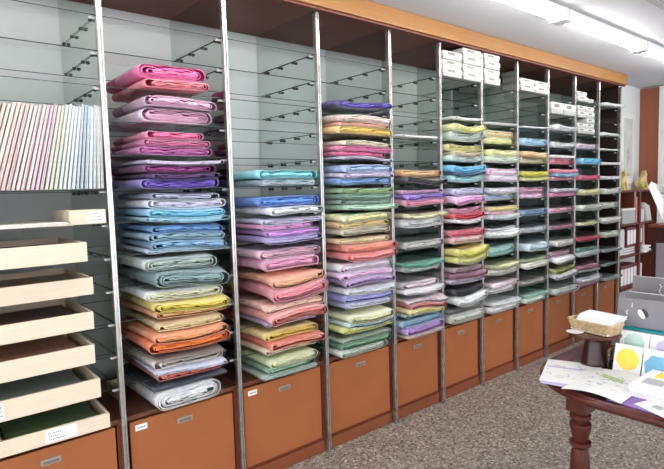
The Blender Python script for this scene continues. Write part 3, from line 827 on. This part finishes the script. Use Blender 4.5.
# basket with cards : long axis along the picture
def basket(name, label, loc, rz, L_, W_, Hh, m, cards=False):
    t = thing(name, label, 'basket', loc, (0, 0, rz))
    # woven wall: over-under strands around a flaring rectangle
    bm = B(); rows = 7; n = 56
    def pt(q, s, off):
        l, w_ = L_ / 2 * (.82 + .18 * s), W_ / 2 * (.78 + .22 * s); per = q * 4
        P = rrect(-l - off, l + off, -w_ - off, w_ + off, .016, 3)
        # walk evenly
        tot = [0]
        for a, b_ in zip(P, P[1:] + P[:1]): tot.append(tot[-1] + math.dist(a, b_))
        d_ = (q % 1) * tot[-1]
        for i in range(len(P)):
            if tot[i] <= d_ <= tot[i + 1]:
                f_ = (d_ - tot[i]) / max(1e-9, tot[i + 1] - tot[i]); a = P[i]; b_ = P[(i + 1) % len(P)]
                return (a[0] + (b_[0] - a[0]) * f_, a[1] + (b_[1] - a[1]) * f_)
    for r_ in range(rows):
        s = (r_ + .5) / rows; pts = []
        for i in range(n + 1):
            off = .0016 * (1 if (i + r_) % 2 else -1); x, y = pt(i / n, s, off); pts.append((x, y, Hh * s))
        tube(bm, pts, Hh / rows * .52, 6)
    for i in range(0, n, 2):
        a = pt(i / n, 0, 0); b_ = pt(i / n, 1, 0); tube(bm, [(a[0], a[1], .001), (b_[0], b_[1], Hh)], .0016, 5)
    obj('woven_wall', bm, m, t)
    obj('bottom', box(B(), -L_ * .41, L_ * .41, -W_ * .39, W_ * .39, .0005, .004), m, t)
    bm = B(); pts = [(*pt(i / 40, 1, 0), Hh + .001) for i in range(41)]; tube(bm, pts, .0035, 8)
    obj('rim', bm, m, t, smooth=True)
    return t
BR = math.radians(-100)
basket('card_basket', 'pale woven basket full of white cards on the pedestal stand', (1.378, -1.318, ZT + .1285), BR, .185, .095, .042, M['wicker'])
ca, sa = math.cos(BR), math.sin(BR)
for j in range(9):
    oy = -.040 + j * .0065
    lx, ly = 1.378 - sa * oy, -1.318 + ca * oy
    t = thing('greeting_card', ('front' if j == 0 else 'rearmost' if j == 8 else ORD[j] + ' from the front') + ' white card standing in the woven basket', 'card', (lx, ly, ZT + .1335), (math.radians(-50), 0, BR), group='white cards in the woven basket')
    obj('card_sheet', box(B(), -.078, .078, -.0012, .0012, 0, .078 + .0012 * j), M['white'], t)
    if j == 0:
        bm = B()
        for q in range(3):
            for s in range(2): prism(bm, [(-.07 + q * .05, 0), (-.045 + q * .05, 0), (-.055 + q * .05, .012 + .006 * s)], -.0017 - .0001 * s, -.0013)
        # stand the prisms up on the card face
        bmesh.ops.transform(bm, matrix=Matrix.Translation((0, 0, .03)) @ Matrix.Rotation(PI / 2, 4, 'X'), verts=bm.verts)
        obj('leaf_print', bm, M['leafgreen'], t)
basket('small_basket', 'small brown wicker basket behind the pedestal stand', (1.50, -1.300, ZT), .3, .11, .09, .06, M['wicker_brown'])

# card riser
t = thing('card_riser', 'clear acrylic stepped riser holding greeting cards', 'display riser', (0, 0, ZT))
bm = B(); box(bm, 1.325, 1.455, -1.72, -1.395, .0002, .005); obj('base', bm, M['acrylic'], t)
bm = B(); box(bm, 1.375, 1.455, -1.72, -1.395, .07, .074); box(bm, 1.375, 1.379, -1.72, -1.395, .005, .07); obj('step', bm, M['acrylic'], t)
bm = B(); box(bm, 1.312, 1.455, -1.3945, -1.3905, .0002, .09); obj('side', bm, M['acrylic'], t)
def card(x, y, z, w, h, tilt, label, prints):
    """a card facing the -X side, leaning back; local x runs to -Y"""
    t = thing('greeting_card', label, 'card', (x, y, z), group='square cards on the riser')
    t.rotation_euler = (0, tilt, 0)
    obj('card_sheet', box(B(), 0, .002, -w, 0, 0, h), M['white'], t)
    for nm, mm, fn in prints:
        bm = B(); pts = fn(w, h)
        a = [bm.verts.new((-.0006, -p[0], p[1])) for p in pts]; b_ = [bm.verts.new((.0, -p[0], p[1])) for p in pts]
        bm.faces.new(a); bm.faces.new(b_[::-1])
        for i in range(len(a)): bm.faces.new((a[i], a[(i + 1) % len(a)], b_[(i + 1) % len(a)], b_[i]))
        obj(nm, bm, M[mm], t)
    return t
def disc(cx, cy, r, scallop=.04, lobes=18, a0=0, a1=360, n=72):
    def f(w, h):
        pts = []
        for i in range(n):
            a = math.radians(a0 + (a1 - a0) * i / (n - (0 if a1 - a0 >= 360 else 1))); rr = r * (1 + scallop * math.sin(a * lobes))
            pts.append((w * cx + rr * math.cos(a), h * cy + rr * math.sin(a)))
        return pts
    return f
def textline(y, x0, x1):
    return lambda w, h: [(w * x0, h * y), (w * x1, h * y), (w * x1, h * (y + .03)), (w * x0, h * (y + .03))]
TI = math.radians(16)
card(1.332, -1.402, ZT + .0055, .094, .104, TI, 'white card with a scalloped yellow circle, front row of the riser', [('yellow_circle', 'yellow', disc(.5, .5, .039, .03, 20))] )
card(1.332, -1.500, ZT + .0055, .094, .104, TI, 'white card with a blue rounded shape, front row of the riser', [('blue_shape', 'blue', disc(.5, .42, .041, .06, 7))])
card(1.332, -1.598, ZT + .0055, .094, .104, TI, 'white card with pale green disc at the right end of the front row', [('green_disc', 'mint', disc(.5, .5, .036))])
card(1.392, -1.400, ZT + .0745, .100, .074, TI, 'white card with a pale green flower, back row of the riser', [('green_flower', 'mint', disc(.5, .45, .035, .05, 9))])
card(1.392, -1.503, ZT + .0745, .100, .074, TI, 'white card with a pale lilac shape, back row of the riser', [('lilac_shape', 'lilac', disc(.55, .45, .033, .08, 5))])
card(1.392, -1.608, ZT + .0745, .100, .074, TI, 'white card with pale blue disc at the right end of the back row', [('blue_disc', 'skyblue', disc(.5, .45, .033, .05, 6))])

# books standing behind the riser
def book(name, label, x, y, z, w, h, th, tilt, rz, cover, extra=None):
    t = thing(name, label, 'book', (x, y, z)); t.rotation_euler = (0, tilt, rz)
    bm = B(); box(bm, 0, .003, -w, 0, 0, h); box(bm, th - .003, th, -w, 0, 0, h); box(bm, .003, th - .003, -.004, 0, 0, h)
    c = obj('cover', bm, cover, t)
    obj('page_block', box(B(), .003, th - .003, -w + .004, -.004, .003, h - .0008), M['pages'], t)
    return t, c
t = thing('book_riser', 'low grey block behind the card riser', 'riser', (0, 0, ZT))
obj('block', box(B(), 1.470, 1.62, -1.76, -1.34, 0, .111, bevel=.003), M['lightgrey'], t)
t, c = book('teal_book', 'teal book lying flat under the front grey book', 1.465, -1.365, ZT + .1005, .20, .15, .028, 0, 0, M['teal'])
t.rotation_euler = (0, math.radians(90), 0); t.location = (1.462, -1.365, ZT + .1400)
t, c = book('grey_book', 'grey book with a pale shell on its cover, front of the three', 1.485, -1.352, ZT + .1435, .165, .110, .034, math.radians(16), math.radians(4), M['greybook'])
bm = B(); bmesh.ops.create_uvsphere(bm, u_segments=14, v_segments=8, radius=1)
bmesh.ops.transform(bm, matrix=Matrix.Translation((-.0005, -.085, .052)) @ Matrix.Rotation(math.radians(-35), 4, 'X') @ Matrix.Diagonal((.0012, .010, .020, 1)), verts=bm.verts)
obj('shell_print', bm, M['pages'], c)
bm = B(); bmesh.ops.create_uvsphere(bm, u_segments=14, v_segments=8, radius=1)
bmesh.ops.transform(bm, matrix=Matrix.Translation((-.0002, -.097, .058)) @ Matrix.Rotation(math.radians(-35), 4, 'X') @ Matrix.Diagonal((.0009, .009, .018, 1)), verts=bm.verts)
obj('shadow_print', bm, M['ink'], c)
m = B()
for j in range(7): box(m, -.0008, .0001, -.038 + .003 * (j % 2), -.034 + .002 * (j % 3), .022 + j * .006, .026 + j * .006)
for j in range(3): box(m, -.0008, .0001, -.052, -.048, .074 + j * .006, .0775 + j * .006)
obj('writing', m, M['pages'], c)
bk2, c2 = book('grey_book', 'plain grey book behind the shell cover book', 1.640, -1.318, ZT + .001, .30, .246, .034, math.radians(5), 0, M['greybook'])
bk3, c3 = book('grey_book', 'grey book with white vertical lettering, rearmost of the three', 1.790, -1.288, ZT + .001, .34, .290, .034, math.radians(5), 0, M['greybook'])
m = B(); R_ = random.Random(4)
for j in range(9):
    y0 = -.108 + R_.uniform(-.004, .004); box(m, -.0008, .0001, y0 - .008 * R_.uniform(.5, 1), y0, .210 + j * .0062, .213 + j * .0062)
    box(m, -.0008, .0001, y0 - .003, y0, .210 + j * .0062, .2148 + j * .0062)
obj('writing', m, M['pages'], c3)
book('pale_blue_book', 'pale blue book at the right edge behind the cards', 1.50, -1.522, ZT + .1120, .13, .105, .012, math.radians(10), 0, M['skyblue'])

# ---------------------------------------------------------------- bookcase by the white wall
t = thing('bookcase', 'open dark wooden bookcase against the white wall past the shelving', 'bookcase')
BX0, BX1, BY0, BY1 = 4.93, 5.86, .0, .183
for k, z in enumerate((1.375, 1.03, .70, .36, .06)):
    obj('shelf', box(B(), BX0, BX1, BY0 if k else BY0 - .01, BY1, z - .02, z, bevel=.002), M['shelfwood'], t)
obj('post', box(B(), 5.39, 5.43, BY0 - .008, BY0 + .03, 0, 1.354, bevel=.002), M['shelfwood'], t)
obj('side_board', box(B(), BX0 - .012, BX0, BY0, BY1, 0, 1.354), M['shelfwood'], t)
obj('side_board', box(B(), BX1, BX1 + .012, BY0, BY1, 0, 1.354), M['shelfwood'], t)
obj('divider', box(B(), 5.33, 5.345, BY0 + .03, BY1, 1.031, 1.354), M['shelfwood'], t)

def put(name, label, cat, x0, x1, y0, y1, z0, h, m, rz=0, tilt=0, pages=None, bev=.003):
    cx, cy = (x0 + x1) / 2, (y0 + y1) / 2
    t = thing(name, label, cat, (cx, cy, z0), (0, tilt, rz))
    w, d = (x1 - x0) / 2, (y1 - y0) / 2
    bm = B(); box(bm, -w, w, -d, d, 0, h, bevel=bev)
    obj('cover' if pages else 'body', bm, m, t)
    if pages: obj('pages', box(B(), -w - .001 + .004, w + .001, -d - .001, d * .9, h * .15, h * .85), M['pages'], t)
    return t
# first shelf under the top
put('white_board', 'white board leaning at the back of the upper bookcase shelf', 'board', 4.99, 5.27, .14, .172, 1.031, .30, M['binder'])
put('file_box', 'long white file box on the upper bookcase shelf', 'box', 5.0, 5.325, .01, .13, 1.031, .135, M['whitebox'])
put('cream_folder', 'cream folder lying on top of the long white file box', 'folder', 5.0, 5.325, .01, .13, 1.167, .02, M['boxside'], pages=1)
put('pink_book', 'thin pink book standing left of the bookcase post', 'book', 5.352, 5.375, .01, .14, 1.031, .27, mat('pink_cover', (214, 160, 158)))
put('white_binder', 'white binder standing just right of the bookcase post', 'binder', 5.44, 5.56, .01, .15, 1.031, .13, M['binder'])
for j in range(5):
    tt = thing('leaning_leaflet', ['white leaflet leaning left, first behind the bookcase post', 'second white leaflet leaning left behind the post', 'middle white leaflet leaning left on the upper shelf', 'fourth white leaflet leaning left on the upper shelf', 'white leaflet with green cover corner leaning left'][j], 'leaflet', (5.66 + j * .028, .03, 1.031), (0, math.radians(-24), 0), group='leaning leaflets')
    obj('sheet', box(B(), 0, .008, -.02, .12, 0, .22 - .01 * j), M['white'], tt)
    if j == 4: obj('green_patch', box(B(), .008, .0095, -.021, .12, .02, .12), M['greencover'], tt)
# black strap over its end
bm = B(); tube(bm, [(4.955, -.035, 1.20), (4.99, -.03, 1.15), (5.03, -.03, 1.08), (5.08, -.03, 1.05), (5.12, -.028, 1.065), (5.13, -.025, 1.04)], .008, 8)
# second shelf: dark pink patterned magazines standing
for j in range(4):
    put('magazine', ['dark pink patterned magazine, leftmost on the middle shelf', 'second dark pink patterned magazine on the middle shelf', 'third dark pink patterned magazine beside the post', 'dark pink patterned magazine just right of the post'][j], 'magazine',
        5.13 + .075 * j + (.085 if j == 3 else 0), 5.195 + .075 * j + (.085 if j == 3 else 0), .01, .13, .781, .21, M['magazine'], pages=1)
put('white_roll_pack', 'pale plastic wrapped pack left of the patterned magazines', 'pack', 4.95, 5.11, .02, .15, .701, .28, M['binder'], bev=.03)
for j in range(3):
    put('magazine_pile', ['lowest flat grey magazine on the middle shelf', 'middle flat grey magazine on the middle shelf', 'top flat grey magazine on the middle shelf'][j], 'magazine', 5.125, 5.45 + .01 * j, .036, .165, .701 + .026 * j, .024, M['lightgrey'], pages=1)
put('pale_stick', 'thin pale pink tube leaning right of the patterned magazines', 'tube', 5.60, 5.62, .02, .04, .701, .30, mat('pale_pink_tube', (224, 190, 180)), tilt=-.06)
for j in range(4):
    put('white_card_stack', ['lowest white card', 'second white card from below', 'third white card from below', 'top white card'][j] + ' of the skewed stack right of the post', 'card', 5.46, 5.62 + .02 * (j % 2), -.03, .12, .701 + .018 * j, .017, M['white'], rz=.1 * (-1) ** j)
# third shelf
for j in range(5):
    put('patterned_book', '%s dark pink patterned book on the lower bookcase shelf' % ['leftmost', 'second', 'third', 'fourth', 'rightmost'][j], 'book', 4.98 + .082 * j, 5.052 + .082 * j, .01, .14, .361, .24, M['magazine'], pages=1)
put('white_tag_book', 'white spined book right of the post on the lower shelf', 'book', 5.47, 5.53, .01, .14, .361, .22, M['binder'])
put('grey_carton', 'flat grey carton at the left of the lower bookcase shelf top', 'box', 4.96, 5.3, .03, .15, .602, .05, M['lightgrey']) if False else None
# low shelf
for j in range(4):
    put('grey_folder', '%s flat grey folder on the lowest visible bookcase shelf' % ['bottom', 'second', 'third', 'top'][j], 'folder', 4.97, 5.37, .01, .15, .061 + .03 * j, .028, M['lightgrey'], pages=1)

# picture on the white wall
t = thing('framed_picture', 'tall narrow white framed picture on the white wall', 'picture')
obj('frame', box(B(), 5.36, 5.66, YW - .022, YW - .001, 1.44, 2.20, bevel=.004), M['frame_white'], t)
obj('print', box(B(), 5.40, 5.62, YW - .0245, YW - .0225, 1.50, 2.14), mat('faded_print', (206, 206, 200), .6, noise=(9, .86, 1.1)), t)
m = B(); R_ = random.Random(9)
for s in range(7):
    x, z = R_.uniform(5.47, 5.55), R_.uniform(1.62, 1.8); tube(m, [(x, YW - .0255, z), (x + R_.uniform(-.03, .03), YW - .0255, z + .05), (x + R_.uniform(-.04, .04), YW - .0255, z + .1)], .003, 5)
obj('ink_drawing', m, M['sketch'], t)

# ---------------------------------------------------------------- lion figurines
def skin_mesh(verts, edges, radii, sub=2):
    me = bpy.data.meshes.new('tmp'); me.from_pydata(verts, edges, []); o = bpy.data.objects.new('tmp', me); C.objects.link(o)
    sk = o.modifiers.new('s', 'SKIN'); sk.use_smooth_shade = True
    for i, r in enumerate(radii):
        v = me.skin_vertices[0].data[i]; v.radius = (r, r); v.use_root = i == 0
    sb = o.modifiers.new('b', 'SUBSURF'); sb.levels = sub; sb.render_levels = sub
    dg = bpy.context.evaluated_depsgraph_get(); dg.update()
    m2 = bpy.data.meshes.new_from_object(o.evaluated_get(dg)); bpy.data.objects.remove(o)
    for p in m2.polygons: p.use_smooth = True
    return m2
def lion(loc, rz, label, s=1.0):
    t = thing('lion_figurine', label, 'figurine', loc, (0, 0, rz), group='lion figurines on the bookcase'); t.scale = (s, s, s)
    V = [(-.035, 0, .040), (-.018, 0, .080), (.005, 0, .115), (.018, 0, .145), (.030, 0, .165), (.052, 0, .160),
         (.022, .022, .095), (.034, .024, .050), (.042, .024, .012), (.058, .024, .008),
         (.022, -.022, .095), (.034, -.024, .050), (.042, -.024, .012), (.058, -.024, .008),
         (-.030, .030, .038), (.000, .036, .034), (-.008, .036, .010), (.018, .036, .008),
         (-.030, -.030, .038), (.000, -.036, .034), (-.008, -.036, .010), (.018, -.036, .008),
         (-.058, 0, .030), (-.068, 0, .062), (-.058, 0, .095)]
    E = [(0, 1), (1, 2), (2, 3), (3, 4), (4, 5), (2, 6), (6, 7), (7, 8), (8, 9), (2, 10), (10, 11), (11, 12), (12, 13), (0, 14), (14, 15), (15, 16), (16, 17),
         (0, 18), (18, 19), (19, 20), (20, 21), (0, 22), (22, 23), (23, 24)]
    Rr = [.034, .034, .032, .030, .030, .019, .015, .012, .010, .009, .015, .012, .010, .009, .022, .020, .011, .009, .022, .020, .011, .009, .012, .012, .016]
    me = skin_mesh(V, E, Rr); me.materials.append(M['lion'])
    b = bpy.data.objects.new('body', me); C.objects.link(b); b.parent = t
    bm = B()
    for i in range(11):
        a = 2 * PI * i / 11; mm = Matrix.Translation((.012, .030 * math.cos(a), .160 + .030 * math.sin(a))) @ Matrix.Diagonal((.012, .011, .011, 1))
        bmesh.ops.create_uvsphere(bm, u_segments=10, v_segments=6, radius=1, matrix=mm)
    obj('mane', bm, M['lion'], t, smooth=True)
    for sy in (-1, 1):
        bm = B(); bmesh.ops.create_uvsphere(bm, u_segments=8, v_segments=6, radius=.005, matrix=Matrix.Translation((.054, sy * .013, .172))); obj('eye', bm, M['eye'], t, smooth=True)
        bm = B(); bmesh.ops.create_cone(bm, cap_ends=True, segments=8, radius1=.009, radius2=.002, depth=.018, matrix=Matrix.Translation((.022, sy * .022, .196))); obj('ear', bm, M['lion'], t, smooth=True)
    obj('mouth', box(B(), .060, .073, -.012, .012, .150, .156, bevel=.002), M['eye'], t)
    obj('plinth', box(B(), -.078, .070, -.045, .045, -.0005, .008, bevel=.002), M['lion'], t)
    bm = B(); bmesh.ops.create_uvsphere(bm, u_segments=14, v_segments=10, radius=1, matrix=Matrix.Translation((-.022, -.040, .045)) @ Matrix.Diagonal((.028, .016, .030, 1)))
    obj('haunch', bm, M['lion_green'], t, smooth=True)
lion((5.17, .085, 1.3755), math.radians(-35), 'pale yellow lion figurine beside the end of the shelving', 1.0)
lion((5.70, .085, 1.3755), math.radians(-35), 'yellow green lion figurine in front of the terracotta panel', 1.02)

# ---------------------------------------------------------------- display rack at the right edge
t = thing('display_stand', 'dark wooden display stand cut off by the right edge of the photo', 'display stand')
obj('body', box(B(), 3.86, 4.35, -1.0, -.66, .0, 1.10, bevel=.004), M['mahog_dark'], t)
obj('grey_front', box(B(), 3.852, 3.86, -.97, -.69, .62, .98, bevel=.001), M['greybook'], t)
obj('top_board', box(B(), 3.82, 4.38, -1.02, -.64, 1.10, 1.125, bevel=.003), M['shelfwood'], t)
def upright_sheet(name, label, pts, y, m, th=.004, cat='board'):
    bm = B(); a = [bm.verts.new((p[0], y, p[1])) for p in pts]; b_ = [bm.verts.new((p[0] + .02, y + th, p[1])) for p in pts]
    bm.faces.new(a); bm.faces.new(b_[::-1])
    for i in range(len(a)): bm.faces.new((a[i], a[(i + 1) % len(a)], b_[(i + 1) % len(a)], b_[i]))
    return tag(obj(name, bm, m), label, cat)
upright_sheet('leaning_board', 'large white board leaning askew on the dark display stand', [(3.98, 1.126), (3.64, 1.42), (3.70, 1.455), (3.95, 1.40), (4.30, 1.126)], -.70, M['white'])
for j in range(4):
    R_ = random.Random(j); bm = B(); n = 9; g = []
    for a_ in range(n):
        g.append([bm.verts.new((3.80 + .045 * j + a_ * .045, -.76 + c_ * .03, 1.40 - .02 * j + .022 * math.sin(a_ * 1.9 + c_ + j) + .012 * R_.random())) for c_ in range(4)])
    for a_ in range(n - 1):
        for c_ in range(3): bm.faces.new((g[a_][c_], g[a_ + 1][c_], g[a_ + 1][c_ + 1], g[a_][c_ + 1]))
    bmesh.ops.solidify(bm, geom=bm.faces[:], thickness=.006)
    tag(obj('crumpled_paper', bm, M['white']), ['uppermost', 'second', 'third', 'lowest'][j] + ' crumpled white paper above the leaning white board', 'paper', 'crumpled papers on the display stand')
tag(obj('paper_prop', box(B(), 3.96, 4.30, -.78, -.69, 1.126, 1.33, bevel=.004), M['binder']), 'white carton holding the crumpled papers at the right edge', 'box')

# ---------------------------------------------------------------- world, camera
w = bpy.data.worlds.new('World'); bpy.context.scene.world = w; w.use_nodes = True
w.node_tree.nodes['Background'].inputs[0].default_value = (.92, .95, 1, 1); w.node_tree.nodes['Background'].inputs[1].default_value = 2.1

F, YAW, PIT, ROL = .5287, .69314, -.08091, -.02913
CX, CY, CZ = -.68186, -2.21994, 1.44906
fw = Vector((math.sin(YAW) * math.cos(PIT), math.cos(YAW) * math.cos(PIT), math.sin(PIT)))
r = Vector((math.cos(YAW), -math.sin(YAW), 0)); u = r.cross(fw)
r2 = r * math.cos(ROL) + u * math.sin(ROL); u2 = -r * math.sin(ROL) + u * math.cos(ROL)
cam = bpy.data.cameras.new('Camera'); cam.sensor_width = 36; cam.lens = F * 1000 / 664 * 36; cam.clip_start = .05
co_ = bpy.data.objects.new('Camera', cam); C.objects.link(co_)
mt = Matrix(((r2.x, u2.x, -fw.x, CX), (r2.y, u2.y, -fw.y, CY), (r2.z, u2.z, -fw.z, CZ), (0, 0, 0, 1)))
co_.matrix_world = mt
sc = bpy.context.scene; sc.camera = co_
sc.view_settings.view_transform = 'Standard'; sc.view_settings.look = 'None'; sc.view_settings.exposure = .27; sc.view_settings.look = 'Medium High Contrast'
sc.cycles.transparent_max_bounces = 48; sc.cycles.max_bounces = 8; sc.cycles.diffuse_bounces = 4; sc.cycles.glossy_bounces = 8; sc.cycles.max_bounces = 10
sc.cycles.sample_clamp_indirect = 6
